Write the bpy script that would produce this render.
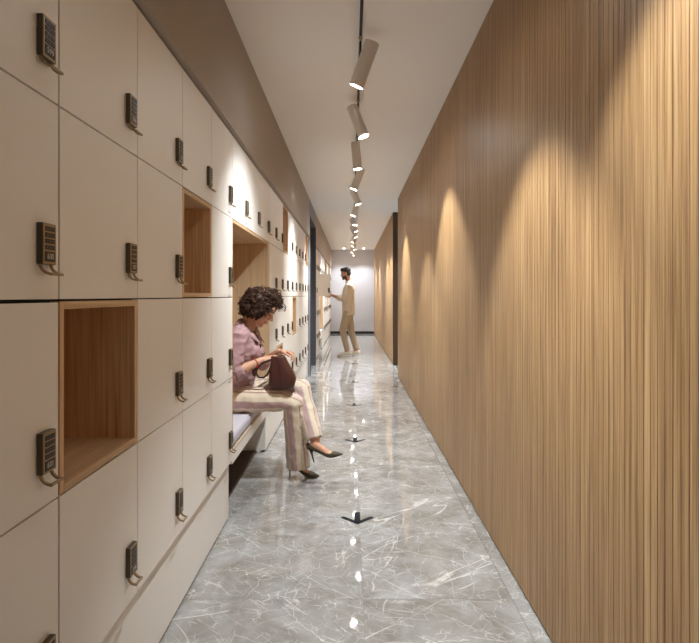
import bpy, bmesh, math, random
from mathutils import Vector, Matrix, noise
random.seed(7)
PI = math.pi
S = bpy.context.scene
COL = S.collection
for o in list(bpy.data.objects):
    bpy.data.objects.remove(o)

# ------------------------------------------------------------------ camera, world, exposure
F = 550.0                       # focal length in pixels of the 699 px wide frame
VPX, VPY = 351.0, 295.5         # vanishing point of the corridor
HC = 1.22                       # camera height
cam = bpy.data.cameras.new('camera')
cam.sensor_width = 36.0
cam.lens = F / 699 * 36
cam.shift_x = -(VPX - 349.5) / 699
cam.shift_y = -(321.5 - VPY) / 699
cam.clip_start = 0.02
camo = bpy.data.objects.new('camera', cam)
camo.location = (0, 0, HC)
camo.rotation_euler = (PI / 2, 0, 0)
COL.objects.link(camo)
S.camera = camo
world = bpy.data.worlds.new('world')
S.world = world
world.use_nodes = True
world.node_tree.nodes['Background'].inputs[0].default_value = (0.75, 0.85, 1, 1)
world.node_tree.nodes['Background'].inputs[1].default_value = 0.4
S.view_settings.view_transform = 'Standard'
S.view_settings.look = 'None'
S.view_settings.gamma = 1
S.view_settings.use_curve_mapping = False
S.view_settings.exposure = 2.33
S.cycles.max_bounces = 12
S.cycles.diffuse_bounces = 8
S.cycles.glossy_bounces = 5
BEAM_W, SPILL_W, GLOW_W = 7.0, 30.0, 0.7    # watts of the beam, its spill and the wide glow of every track spotlight
WARM = (0.93, 0.98, 1.0)

# ------------------------------------------------------------------ main dimensions (metres)
CEIL = 2.678
XD = -0.647                     # face of the locker doors
XB = -0.624                     # face of the bulkhead over the lockers
XR = 0.702                      # face of the first wood wall
XR2 = 0.735                     # face of the second wood wall
YBACK = -1.7
YEND = 17.6
Y1, Y2 = 8.25, 9.62             # cross passage between these depths
ROWS = [0.32, 0.774, 1.21, 1.64, 2.095]

# ------------------------------------------------------------------ helpers
def lin(c):
    return tuple(((v / 255) / 12.92 if v / 255 <= 0.04045 else ((v / 255 + 0.055) / 1.055) ** 2.4) for v in c) + (1.0,)

def new_mat(name):
    m = bpy.data.materials.new(name)
    m.use_nodes = True
    nt = m.node_tree
    return m, nt, nt.nodes['Principled BSDF']

def plain(name, rgb, rough=0.5, metal=0.0, spec=0.5, bump=0.0, bscale=200, var=0.0):
    m, nt, b = new_mat(name)
    b.inputs['Base Color'].default_value = lin(rgb)
    b.inputs['Roughness'].default_value = rough
    b.inputs['Metallic'].default_value = metal
    b.inputs['Specular IOR Level'].default_value = spec
    if bump or var:
        tc = nt.nodes.new('ShaderNodeTexCoord')
        n = nt.nodes.new('ShaderNodeTexNoise')
        n.inputs['Scale'].default_value = bscale
        n.inputs['Detail'].default_value = 4
        nt.links.new(tc.outputs['Object'], n.inputs['Vector'])
        if bump:
            bp = nt.nodes.new('ShaderNodeBump')
            bp.inputs['Strength'].default_value = bump
            bp.inputs['Distance'].default_value = 0.002
            nt.links.new(n.outputs['Fac'], bp.inputs['Height'])
            nt.links.new(bp.outputs['Normal'], b.inputs['Normal'])
        if var:
            h = nt.nodes.new('ShaderNodeHueSaturation')
            h.inputs['Color'].default_value = lin(rgb)
            mr = nt.nodes.new('ShaderNodeMapRange')
            mr.inputs['To Min'].default_value = 1 - var
            mr.inputs['To Max'].default_value = 1 + var
            nt.links.new(n.outputs['Fac'], mr.inputs['Value'])
            nt.links.new(mr.outputs['Result'], h.inputs['Value'])
            nt.links.new(h.outputs['Color'], b.inputs['Base Color'])
    return m

def emit(name, rgb, strength):
    m, nt, b = new_mat(name)
    b.inputs['Base Color'].default_value = (0.8, 0.8, 0.8, 1)
    b.inputs['Emission Color'].default_value = (rgb[0], rgb[1], rgb[2], 1)
    b.inputs['Emission Strength'].default_value = strength
    return m

def ramp(nt, stops):
    r = nt.nodes.new('ShaderNodeValToRGB')
    e = r.color_ramp.elements
    while len(e) < len(stops):
        e.new(0.5)
    for k, (p, c) in enumerate(stops):
        e[k].position = p
        e[k].color = lin(c) if len(c) == 3 else c
    return r

def oak(name, dark, mid, light, axis='z', strip=0.0, rough=0.5):
    """wood grain running along one world axis; strip = width of the veneer strips (tone changes per strip)"""
    m, nt, b = new_mat(name)
    g = nt.nodes.new('ShaderNodeNewGeometry')
    mp = nt.nodes.new('ShaderNodeMapping')
    nt.links.new(g.outputs['Position'], mp.inputs['Vector'])
    mp.inputs['Scale'].default_value = {'z': (62, 62, 1.3), 'y': (62, 1.3, 62), 'x': (1.3, 62, 62)}[axis]
    n1 = nt.nodes.new('ShaderNodeTexNoise')
    n1.inputs['Scale'].default_value = 1.0
    n1.inputs['Detail'].default_value = 5
    n1.inputs['Distortion'].default_value = 0.5
    nt.links.new(mp.outputs[0], n1.inputs['Vector'])
    mp2 = nt.nodes.new('ShaderNodeMapping')
    nt.links.new(g.outputs['Position'], mp2.inputs['Vector'])
    mp2.inputs['Scale'].default_value = {'z': (180, 180, 3), 'y': (180, 3, 180), 'x': (3, 180, 180)}[axis]
    n2 = nt.nodes.new('ShaderNodeTexNoise')
    n2.inputs['Scale'].default_value = 1.0
    n2.inputs['Detail'].default_value = 3
    nt.links.new(mp2.outputs[0], n2.inputs['Vector'])
    mix = nt.nodes.new('ShaderNodeMath')
    mix.operation = 'MULTIPLY_ADD'
    mix.inputs[1].default_value = 0.68
    nt.links.new(n2.outputs['Fac'], mix.inputs[0])
    sc = nt.nodes.new('ShaderNodeMath')
    sc.operation = 'MULTIPLY'
    sc.inputs[1].default_value = 0.38
    nt.links.new(n1.outputs['Fac'], sc.inputs[0])
    last = sc
    if strip:
        sep = nt.nodes.new('ShaderNodeSeparateXYZ')
        nt.links.new(g.outputs['Position'], sep.inputs[0])
        dv = nt.nodes.new('ShaderNodeMath'); dv.operation = 'DIVIDE'; dv.inputs[1].default_value = strip
        fl = nt.nodes.new('ShaderNodeMath'); fl.operation = 'FLOOR'
        nt.links.new(sep.outputs['Y'], dv.inputs[0])
        nt.links.new(dv.outputs[0], fl.inputs[0])
        wn = nt.nodes.new('ShaderNodeTexWhiteNoise'); wn.noise_dimensions = '1D'
        nt.links.new(fl.outputs[0], wn.inputs['W'])
        ma = nt.nodes.new('ShaderNodeMath'); ma.operation = 'MULTIPLY_ADD'
        ma.inputs[1].default_value = 0.09
        nt.links.new(wn.outputs['Value'], ma.inputs[0])
        nt.links.new(sc.outputs[0], ma.inputs[2])
        of = nt.nodes.new('ShaderNodeMath'); of.operation = 'SUBTRACT'; of.inputs[1].default_value = 0.045
        nt.links.new(ma.outputs[0], of.inputs[0])
        last = of
    nt.links.new(last.outputs[0], mix.inputs[2])
    r = ramp(nt, [(0.30, dark), (0.53, mid), (0.78, light)])
    nt.links.new(mix.outputs[0], r.inputs['Fac'])
    nt.links.new(r.outputs['Color'], b.inputs['Base Color'])
    b.inputs['Roughness'].default_value = rough
    b.inputs['Specular IOR Level'].default_value = 0.35
    bp = nt.nodes.new('ShaderNodeBump')
    bp.inputs['Strength'].default_value = 0.25
    bp.inputs['Distance'].default_value = 0.001
    nt.links.new(mix.outputs[0], bp.inputs['Height'])
    nt.links.new(bp.outputs['Normal'], b.inputs['Normal'])
    return m

def marble(name):
    m, nt, b = new_mat(name)
    g = nt.nodes.new('ShaderNodeNewGeometry')
    oi = nt.nodes.new('ShaderNodeObjectInfo')
    mu = nt.nodes.new('ShaderNodeVectorMath'); mu.operation = 'SCALE'; mu.inputs['Scale'].default_value = 37.0
    cmb = nt.nodes.new('ShaderNodeCombineXYZ')
    for k in range(3):
        nt.links.new(oi.outputs['Random'], cmb.inputs[k])
    nt.links.new(cmb.outputs[0], mu.inputs[0])
    ad = nt.nodes.new('ShaderNodeVectorMath'); ad.operation = 'ADD'
    nt.links.new(g.outputs['Position'], ad.inputs[0])
    nt.links.new(mu.outputs[0], ad.inputs[1])
    # clouds
    n1 = nt.nodes.new('ShaderNodeTexNoise')
    n1.inputs['Scale'].default_value = 5.0; n1.inputs['Detail'].default_value = 8; n1.inputs['Distortion'].default_value = 0.5
    n1.inputs['Roughness'].default_value = 0.62
    nt.links.new(ad.outputs[0], n1.inputs['Vector'])
    base = ramp(nt, [(0.3, (122, 117, 110)), (0.44, (140, 137, 133)), (0.58, (154, 153, 151)), (0.75, (174, 174, 173))])
    nt.links.new(n1.outputs['Fac'], base.inputs['Fac'])
    # distorted coordinates for the veins
    nd = nt.nodes.new('ShaderNodeTexNoise'); nd.inputs['Scale'].default_value = 6.0; nd.inputs['Detail'].default_value = 5
    nt.links.new(ad.outputs[0], nd.inputs['Vector'])
    sb = nt.nodes.new('ShaderNodeVectorMath'); sb.operation = 'SUBTRACT'; sb.inputs[1].default_value = (0.5, 0.5, 0.5)
    nt.links.new(nd.outputs['Color'], sb.inputs[0])
    ss = nt.nodes.new('ShaderNodeVectorMath'); ss.operation = 'SCALE'; ss.inputs['Scale'].default_value = 0.10
    nt.links.new(sb.outputs[0], ss.inputs[0])
    dd = nt.nodes.new('ShaderNodeVectorMath'); dd.operation = 'ADD'
    nt.links.new(ad.outputs[0], dd.inputs[0]); nt.links.new(ss.outputs[0], dd.inputs[1])
    col = base.outputs['Color']
    nmask = nt.nodes.new('ShaderNodeTexNoise'); nmask.inputs['Scale'].default_value = 4.5; nmask.inputs['Detail'].default_value = 3
    nt.links.new(ad.outputs[0], nmask.inputs['Vector'])
    for scale, width, amt, lo, hi in ((5.0, 0.008, 0.7, 0.47, 0.56), (9.0, 0.013, 0.65, 0.46, 0.58), (20.0, 0.03, 0.45, 0.45, 0.6)):
        v = nt.nodes.new('ShaderNodeTexVoronoi'); v.feature = 'DISTANCE_TO_EDGE'; v.inputs['Scale'].default_value = scale
        nt.links.new(dd.outputs[0], v.inputs['Vector'])
        mr = nt.nodes.new('ShaderNodeMapRange')
        mr.inputs['From Min'].default_value = 0.0; mr.inputs['From Max'].default_value = width
        mr.inputs['To Min'].default_value = amt; mr.inputs['To Max'].default_value = 0.0
        nt.links.new(v.outputs['Distance'], mr.inputs['Value'])
        mk = nt.nodes.new('ShaderNodeMapRange')
        mk.inputs['From Min'].default_value = lo; mk.inputs['From Max'].default_value = hi
        nm = nt.nodes.new('ShaderNodeTexNoise'); nm.inputs['Scale'].default_value = 2.5 + scale * 0.5; nm.inputs['Detail'].default_value = 3; nt.links.new(ad.outputs[0], nm.inputs['Vector'])
        nt.links.new(nm.outputs['Fac'], mk.inputs['Value'])
        pr = nt.nodes.new('ShaderNodeMath'); pr.operation = 'MULTIPLY'
        nt.links.new(mr.outputs[0], pr.inputs[0]); nt.links.new(mk.outputs[0], pr.inputs[1])
        mx = nt.nodes.new('ShaderNodeMix'); mx.data_type = 'RGBA'
        nt.links.new(pr.outputs[0], mx.inputs['Factor'])
        nt.links.new(col, mx.inputs['A'])
        mx.inputs['B'].default_value = lin((226, 224, 220))
        col = mx.outputs['Result']
    # long thin straight-ish veins: ridges of stretched noise in several directions
    for ang, st, sc_, width, amt, lo, hi in ((0.6, 6.0, 1.7, 0.0042, 0.65, 0.46, 0.54), (-0.75, 7.0, 2.1, 0.0045, 0.55, 0.47, 0.56), (1.35, 5.0, 3.0, 0.006, 0.42, 0.48, 0.58), (-0.2, 8.0, 3.6, 0.0065, 0.38, 0.48, 0.6), (2.4, 6.0, 5.5, 0.009, 0.35, 0.48, 0.6)):
        mp = nt.nodes.new('ShaderNodeMapping')
        mp.vector_type = 'TEXTURE'
        mp.inputs['Rotation'].default_value = (0, 0, ang)
        mp.inputs['Scale'].default_value = (st / sc_ * 0.5, 1 / sc_ * 0.5, 1)
        nt.links.new(ad.outputs[0], mp.inputs['Vector'])
        n = nt.nodes.new('ShaderNodeTexNoise'); n.inputs['Scale'].default_value = 1.0; n.inputs['Detail'].default_value = 6; n.inputs['Roughness'].default_value = 0.36
        nt.links.new(mp.outputs[0], n.inputs['Vector'])
        s1 = nt.nodes.new('ShaderNodeMath'); s1.operation = 'SUBTRACT'; s1.inputs[1].default_value = 0.5
        nt.links.new(n.outputs['Fac'], s1.inputs[0])
        s2 = nt.nodes.new('ShaderNodeMath'); s2.operation = 'ABSOLUTE'
        nt.links.new(s1.outputs[0], s2.inputs[0])
        mr = nt.nodes.new('ShaderNodeMapRange')
        mr.inputs['From Min'].default_value = 0.0; mr.inputs['From Max'].default_value = width
        mr.inputs['To Min'].default_value = amt; mr.inputs['To Max'].default_value = 0.0
        nt.links.new(s2.outputs[0], mr.inputs['Value'])
        nm = nt.nodes.new('ShaderNodeTexNoise'); nm.inputs['Scale'].default_value = 2.2 + sc_; nm.inputs['Detail'].default_value = 3
        av = nt.nodes.new('ShaderNodeVectorMath'); av.operation = 'ADD'; av.inputs[1].default_value = (ang * 5, 3 * ang, 1)
        nt.links.new(ad.outputs[0], av.inputs[0]); nt.links.new(av.outputs[0], nm.inputs['Vector'])
        mk = nt.nodes.new('ShaderNodeMapRange')
        mk.inputs['From Min'].default_value = lo; mk.inputs['From Max'].default_value = hi
        nt.links.new(nm.outputs['Fac'], mk.inputs['Value'])
        pr = nt.nodes.new('ShaderNodeMath'); pr.operation = 'MULTIPLY'
        nt.links.new(mr.outputs[0], pr.inputs[0]); nt.links.new(mk.outputs[0], pr.inputs[1])
        mx = nt.nodes.new('ShaderNodeMix'); mx.data_type = 'RGBA'
        nt.links.new(pr.outputs[0], mx.inputs['Factor']); nt.links.new(col, mx.inputs['A'])
        mx.inputs['B'].default_value = lin((228, 226, 222))
        col = mx.outputs['Result']
    nt.links.new(col, b.inputs['Base Color'])
    b.inputs['Roughness'].default_value = 0.035
    b.inputs['Specular IOR Level'].default_value = 0.6
    return m

class MB:
    """collects shapes and links them as one mesh object"""
    def __init__(s):
        s.v, s.f, s.mi = [], [], []
    def add(s, vs, fs, mi=0):
        o = len(s.v)
        s.v += [tuple(p) for p in vs]
        s.f += [tuple(i + o for i in f) for f in fs]
        s.mi += [mi] * len(fs)
        return s
    def box(s, x0, x1, y0, y1, z0, z1, mi=0, c=0.0):
        if c <= 0:
            vs = [(x, y, z) for x in (x0, x1) for y in (y0, y1) for z in (z0, z1)]
            fs = [(0, 1, 3, 2), (4, 6, 7, 5), (0, 4, 5, 1), (2, 3, 7, 6), (0, 2, 6, 4), (1, 5, 7, 3)]
            return s.add(vs, fs, mi)
        bm = bmesh.new()
        bmesh.ops.create_cube(bm, size=1)
        for q in bm.verts:
            q.co = Vector(((x0 + x1) / 2 + q.co.x * (x1 - x0), (y0 + y1) / 2 + q.co.y * (y1 - y0), (z0 + z1) / 2 + q.co.z * (z1 - z0)))
        bmesh.ops.bevel(bm, geom=list(bm.edges), offset=c, segments=1 if c < 0.004 else 3, affect='EDGES', profile=0.5)
        bm.verts.index_update()
        s.add([q.co for q in bm.verts], [[q.index for q in f.verts] for f in bm.faces], mi)
        bm.free()
        return s
    def rings(s, rings, cap=True, mi=0, closed=False):
        n = len(rings[0])
        vs = [p for r in rings for p in r]
        fs = []
        m = len(rings)
        for k in range(m if closed else m - 1):
            a, b = k * n, ((k + 1) % m) * n
            for i in range(n):
                j = (i + 1) % n
                fs.append((a + i, a + j, b + j, b + i))
        if cap and not closed:
            fs.append(tuple(range(n))[::-1])
            fs.append(tuple(range((m - 1) * n, m * n)))
        return s.add(vs, fs, mi)
    def tube(s, pts, rad, n=8, ref=(0, 1, 0), mi=0, rnd=True, closed=False):
        """pts: centres; rad: number, list, or list of (a, b): a along side = t x ref, b along ref-ish"""
        pts = [Vector(p) for p in pts]
        m = len(pts)
        if not isinstance(rad, (list, tuple)):
            rad = [rad] * m
        rs = [(r, r) if not isinstance(r, (list, tuple)) else r for r in rad]
        R = []
        def ring(c, t, a, b):
            rf = Vector(ref)
            u = t.cross(rf)
            if u.length < 1e-4:
                u = t.cross(Vector((0.3, 0.2, 0.9)))
            u.normalize()
            w = u.cross(t).normalized()
            return [c + u * (a * math.cos(2 * PI * i / n)) + w * (b * math.sin(2 * PI * i / n)) for i in range(n)]
        for k in range(m):
            if closed:
                t = (pts[(k + 1) % m] - pts[k - 1]).normalized()
            else:
                t = (pts[min(k + 1, m - 1)] - pts[max(k - 1, 0)]).normalized()
            if k == 0 and rnd and not closed:
                e = (rs[0][0] + rs[0][1]) / 2
                for q in (0.95, 0.75, 0.4):
                    f = math.sqrt(1 - q * q)
                    R.append(ring(pts[0] - t * (e * q), t, rs[0][0] * f, rs[0][1] * f))
            R.append(ring(pts[k], t, *rs[k]))
            if k == m - 1 and rnd and not closed:
                e = (rs[-1][0] + rs[-1][1]) / 2
                for q in (0.4, 0.75, 0.95):
                    f = math.sqrt(1 - q * q)
                    R.append(ring(pts[-1] + t * (e * q), t, rs[-1][0] * f, rs[-1][1] * f))
        return s.rings(R, mi=mi, closed=closed)
    def ell(s, c, r, M=None, n=14, mi=0):
        """ellipsoid"""
        if not isinstance(r, (list, tuple)):
            r = (r, r, r)
        R = []
        for k in range(1, n // 2 + 1):
            th = PI * k / (n // 2 + 1)
            ring = []
            for i in range(n):
                ph = 2 * PI * i / n
                p = Vector((r[0] * math.sin(th) * math.cos(ph), r[1] * math.sin(th) * math.sin(ph), r[2] * math.cos(th)))
                if M is not None:
                    p = M @ p
                ring.append(p + Vector(c))
            R.append(ring)
        return s.rings(R, mi=mi)
    def cyl(s, p0, p1, r0, r1=None, n=16, mi=0):
        return s.tube([p0, p1], [r0, r0 if r1 is None else r1], n=n, mi=mi, rnd=False)
    def xf(s, M):
        s.v = [tuple(M @ Vector(p)) for p in s.v]
        return s
    def mesh(s, name, mats, smooth=False):
        me = bpy.data.meshes.new(name)
        me.from_pydata(s.v, [], s.f)
        bm = bmesh.new(); bm.from_mesh(me)
        bmesh.ops.recalc_face_normals(bm, faces=bm.faces)
        bm.to_mesh(me); bm.free()
        if not isinstance(mats, (list, tuple)):
            mats = [mats]
        for m in mats:
            me.materials.append(m)
        if len(mats) > 1:
            me.polygons.foreach_set('material_index', s.mi)
        if smooth:
            me.polygons.foreach_set('use_smooth', [True] * len(me.polygons))
        me.update()
        return me
    def obj(s, name, mats, parent=None, smooth=False, loc=None):
        return link(name, s.mesh(name, mats, smooth), parent, loc)

def link(name, me, parent=None, loc=None):
    o = bpy.data.objects.new(name, me)
    COL.objects.link(o)
    if parent is not None:
        o.parent = parent
    if loc is not None:
        o.location = loc
    return o

def tag(o, label, cat, group=None):
    o['label'] = label
    o['category'] = cat
    if group:
        o['group'] = group
    return o

def thing(name, label, cat, loc=(0, 0, 0), group=None):
    o = bpy.data.objects.new(name, None)
    o.empty_display_size = 0.05
    COL.objects.link(o)
    o.location = loc
    return tag(o, label, cat, group)

def struct(o):
    o['kind'] = 'structure'
    return o

def autosmooth(o, ang=40):
    me = o.data
    me.polygons.foreach_set('use_smooth', [True] * len(me.polygons))
    bm = bmesh.new(); bm.from_mesh(me)
    for e in bm.edges:
        if len(e.link_faces) == 2 and e.calc_face_angle(0) > math.radians(ang):
            e.smooth = False
    bm.to_mesh(me); bm.free()
    return o

ORD = ['first', 'second', 'third', 'fourth', 'fifth', 'sixth', 'seventh', 'eighth', 'ninth', 'tenth', 'eleventh',
       'twelfth', 'thirteenth', 'fourteenth', 'fifteenth', 'sixteenth', 'seventeenth', 'eighteenth', 'nineteenth', 'twentieth']

# ------------------------------------------------------------------ materials
M = {}
M['door'] = plain('locker_white', (236, 232, 226), 0.42, spec=0.4, bump=0.03, bscale=900)
M['carcass'] = plain('carcass_dark', (34, 30, 27), 0.7)
M['plinth'] = plain('plinth_white', (234, 230, 224), 0.42, spec=0.4)
M['toe'] = plain('toe_dark', (40, 33, 28), 0.7)
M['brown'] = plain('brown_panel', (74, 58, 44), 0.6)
M['beige'] = plain('bulkhead_taupe', (172, 161, 150), 0.75, bump=0.03, bscale=500)
M['ceil'] = plain('ceiling_paint', (246, 243, 238), 0.85, bump=0.02, bscale=400)
M['slot'] = plain('slot_paint', (246, 243, 238), 0.8)
M['gray'] = plain('grey_wall', (146, 147, 153), 0.75, bump=0.03, bscale=400)
M['endw'] = plain('end_wall_grey', (202, 203, 209), 0.7, bump=0.02, bscale=400)
M['frame'] = plain('door_frame_grey', (70, 69, 75), 0.5)
M['black'] = plain('black_base', (22, 22, 23), 0.5)
M['arrow'] = plain('arrow_vinyl', (30, 31, 35), 0.8, spec=0.2)
M['grout'] = plain('grout', (150, 147, 142), 0.8)
M['oakwall'] = oak('oak_slats', (112, 82, 51), (160, 125, 85), (194, 161, 117), 'z', 0.03, 0.45)
M['oakz'] = oak('oak_lining_vertical', (168, 130, 94), (212, 174, 134), (234, 204, 168), 'z', 0.0, 0.5)
M['oaky'] = oak('oak_lining_lengthwise', (164, 130, 96), (200, 168, 130), (222, 194, 158), 'y', 0.0, 0.5)
M['oakn'] = oak('oak_niche', (176, 146, 110), (206, 178, 142), (224, 200, 168), 'z', 0.0, 0.5)
M['marble'] = marble('grey_marble')
M['lockbody'] = plain('lock_dark_bronze', (84, 75, 62), 0.4, metal=0.25)
M['bronze'] = plain('lock_bronze', (160, 138, 106), 0.38, metal=0.3)
M['key'] = plain('lock_keys', (20, 21, 24), 0.35)
M['keydot'] = plain('lock_key_marks', (86, 88, 92), 0.5)
M['digit'] = plain('lock_digits', (205, 200, 188), 0.5)
M['lamp'] = plain('lamp_taupe', (228, 221, 213), 0.5, bump=0.03, bscale=600)
M['track'] = plain('track_dark', (36, 34, 33), 0.35, metal=0.3)
M['joint'] = plain('joint_cream', (196, 180, 156), 0.4, metal=0.2)
M['lens'] = emit('lamp_lens', (1.0, 0.93, 0.82), 14.0)
M['cush'] = plain('cushion_lilac_grey', (196, 194, 204), 0.8, bump=0.1, bscale=700)

# ------------------------------------------------------------------ floor
fl = struct(MB().box(-0.647 - 0.5, 0.76, YBACK, YEND + 0.1, -0.08, -0.008).obj('floor', M['grout']))
XJ = [-0.76, 0.048, 0.648, 0.74]
TL = 0.586
tile_cache = {}
k0 = -8
for r in range(k0, 27):
    ya = 2.797 + (r - 1) * TL
    yb = ya + TL
    ya, yb = max(ya, YBACK), min(yb, YEND)
    if yb - ya < 0.02:
        continue
    for c in range(3):
        w, l = XJ[c + 1] - XJ[c], yb - ya
        key = (c, round(l, 3))
        if key not in tile_cache:
            g = 0.0006
            tile_cache[key] = MB().box(g, w - g, g, l - g, -0.008, 0.0, c=0.0006).mesh('floor_tile', M['marble'])
        link('floor_tile', tile_cache[key], fl, (XJ[c], ya, 0))
# floor under the benches and in the cross passage
MB().box(-1.147, -0.761, YBACK, YEND, -0.008, -0.0005).obj('floor_margin', M['marble'], fl)
struct(MB().box(-2.6, -1.148, Y1 - 0.3, Y2 + 0.3, -0.08, 0.0).box(0.761, 2.8, Y1 - 0.3, Y2 + 0.3, -0.08, 0.0).obj('floor_passage', M['marble']))

# ------------------------------------------------------------------ ceiling with the recessed track slot
SX0, SX1 = 0.018, 0.090
cb = MB()
cb.box(-1.2, SX0, YBACK, YEND, CEIL, CEIL + 0.014)
cb.box(SX1, 1.0, YBACK, YEND, CEIL, CEIL + 0.014)
cb.box(-2.6, -1.2, Y1 - 0.3, Y2 + 0.3, CEIL, CEIL + 0.08)
cb.box(1.0, 2.8, Y1 - 0.3, Y2 + 0.3, CEIL, CEIL + 0.08)
ceil = struct(cb.obj('ceiling', M['ceil']))
MB().box(SX0 - 0.02, SX1 + 0.02, YBACK, YEND, CEIL + 0.0145, CEIL + 0.1).obj('slot_cover', M['slot'], ceil)

# ------------------------------------------------------------------ walls
bk = MB()
bk.box(XB - 0.5, XB, YBACK, Y1 + 0.02, ROWS[-1] + 0.012, CEIL - 0.001)
struct(bk.obj('wall_left', M['beige']))
struct(MB().box(XB - 0.5, XB, Y2, YEND, ROWS[-1] + 0.012, CEIL - 0.001).obj('wall_left_far', M['beige']))
gw = MB()
gw.box(XB - 0.5, XB, Y1 + 0.021, Y1 + 0.14, 0, CEIL - 0.001)
gw.box(XB - 0.5, XB, Y1 + 0.14, Y2 - 0.001, 2.42, CEIL - 0.001)
struct(gw.obj('wall_left_passage', M['gray']))
# dark grey lining of the doorway
dr = struct(MB().box(XB - 0.5, XB + 0.012, Y2 - 0.05, Y2 - 0.002, 0, 2.42).obj('door_1', M['frame']))
MB().box(XB - 0.5, XB + 0.012, Y1 + 0.14, Y1 + 0.165, 0, 2.42).obj('frame_jamb', M['frame'], dr)
MB().box(XB - 0.5, XB + 0.012, Y1 + 0.165, Y2 - 0.05, 2.395, 2.419).obj('frame_head', M['frame'], dr)
pw = MB()
pw.box(-2.62, -2.5, Y1 - 0.3, Y2 + 0.3, 0, CEIL)
pw.box(-2.5, XB - 0.5, Y1 - 0.1, Y1 + 0.14, 0, CEIL)
pw.box(-2.5, XB - 0.5, Y2 - 0.05, Y2 + 0.1, 0, CEIL)
struct(pw.obj('wall_passage_left', M['gray']))
pr = MB()
pr.box(2.6, 2.72, Y1 - 0.3, Y2 + 0.3, 0, CEIL)
pr.box(0.82, 2.6, Y1 - 0.2, Y1, 0, CEIL)
pr.box(0.82, 2.6, Y2 + 0.001, Y2 + 0.2, 0, CEIL)
struct(pr.obj('wall_passage_right', M['gray']))
struct(MB().box(-1.2, 1.0, YEND, YEND + 0.12, 0, CEIL).obj('wall_end', M['endw']))
struct(MB().box(-0.66, XR2 + 0.02, YEND - 0.015, YEND - 0.0005, 0, 0.075).obj('baseboard_end', M['black']))
struct(MB().box(-1.2, 1.0, YBACK - 0.12, YBACK, 0, CEIL).obj('wall_back', M['beige']))

# wood walls: vertical oak slats with V grooves
PITCH = 0.03
def slat_mb(x, y0, w, z0, z1, dep=0.005):
    b = MB()
    add_slat(b, x, y0, w, z0, z1, dep)
    return b
def add_slat(b, x, y0, w, z0, z1, dep=0.005):
    prof = [(x + 0.012, y0), (x + dep, y0), (x, y0 + w * 0.06), (x, y0 + w * 0.94), (x + dep, y0 + w), (x + 0.012, y0 + w)]
    b.rings([[(px, py, z) for px, py in prof] for z in (z0, z1)])
wr = struct(MB().box(XR + 0.012, 0.82, YBACK, Y1, 0, CEIL - 0.001).obj('wall_right', M['brown']))
sm = slat_mb(0, 0, PITCH, 0.012, CEIL - 0.006).mesh('slat', M['oakwall'])
ns = int((Y1 - 1.02) / PITCH)
for k in range(ns):
    link('slat', sm, wr, (XR, Y1 - (k + 1) * PITCH, 0))
b = MB()
y = Y1 - ns * PITCH
while y - PITCH > YBACK:
    y -= PITCH
    add_slat(b, XR, y, PITCH, 0.012, CEIL - 0.006)
o = b.obj('slat_row', M['oakwall'], wr); o['kind'] = 'stuff'
MB().box(XR + 0.012, 0.82, Y1 - 0.001, Y1 + 0.015, 0, CEIL - 0.001).obj('end_board', M['oakwall'], wr)
w2 = struct(MB().box(XR2 + 0.012, 0.82, Y2 + 0.016, YEND, 0, CEIL - 0.001).obj('wall_right_far', M['brown']))
b = MB()
y = Y2 + 0.016
while y + PITCH < YEND:
    add_slat(b, XR2, y, PITCH, 0.012, CEIL - 0.006)
    y += PITCH
o = b.obj('slat_row', M['oakwall'], w2); o['kind'] = 'stuff'
MB().box(XR2 - 0.002, 0.95, Y2, Y2 + 0.015, 0.03, CEIL - 0.001).obj('end_board', plain('end_board_walnut', (74, 50, 30), 0.55, bump=0.1, bscale=60, var=0.15), w2)

# ------------------------------------------------------------------ lockers
LW, LH, LP = 0.0506, 0.0863, 0.013
def lock_meshes():
    d = {}
    d['body'] = MB().box(0.0, LP, 0, LW, 0, LH, c=0.0012).mesh('lock_body', M['lockbody'])
    d['plate'] = MB().box(LP - 0.0005, LP + 0.0012, 0.001, LW - 0.001, 0.001, LH - 0.001).mesh('face_plate', M['bronze'])
    rows = []
    for a, c in ((0.075, 0.205), (0.225, 0.355), (0.375, 0.505), (0.525, 0.655)):
        b = MB()
        z1, z0 = LH * (1 - a), LH * (1 - c)
        b.box(LP + 0.0008, LP + 0.0026, 0.008, LW - 0.008, z0 + 0.0008, z1 - 0.0008)
        for q in (-1, 0, 1):
            yc = LW / 2 + q * 0.012
            b.box(LP + 0.0026, LP + 0.0029, yc - 0.0017, yc + 0.0017, (z0 + z1) / 2 - 0.0022, (z0 + z1) / 2 + 0.0022, mi=1)
        rows.append(b.mesh('key_row', [M['key'], M['keydot']]))
    d['rows'] = rows
    d['disp'] = MB().box(LP + 0.0008, LP + 0.0024, 0.007, LW - 0.007, LH * 0.07, LH * 0.31).mesh('number_plate', M['key'])
    kp = MB()
    for a, c in ((0.075, 0.205), (0.225, 0.355), (0.375, 0.505), (0.525, 0.655), (0.69, 0.93)):
        kp.box(LP + 0.0008, LP + 0.0026, 0.008, LW - 0.008, LH * (1 - c) + 0.0008, LH * (1 - a) - 0.0008)
    d['pad'] = kp.mesh('keypad', M['key'])
    h = MB()
    for y0 in (0.002, LW - 0.008):
        R = []
        for k in range(9):
            th = PI / 2 * k / 8 * 0.95
            cx, cz, r0, r1 = 0.0285, 0.003, 0.0205, 0.0255
            c, s_ = math.cos(PI + th), math.sin(PI + th)
            R.append([(cx + r * c, yy, cz + r * s_) for r, yy in ((r0, y0), (r1, y0), (r1, y0 + 0.006), (r0, y0 + 0.006))])
        h.rings(R)
    h.box(0.0255, 0.0315, 0.002, LW - 0.002, -0.0235, -0.0175, c=0.001)
    d['handle'] = h.mesh('pull_handle', M['bronze'])
    return d
LK = lock_meshes()

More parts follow.
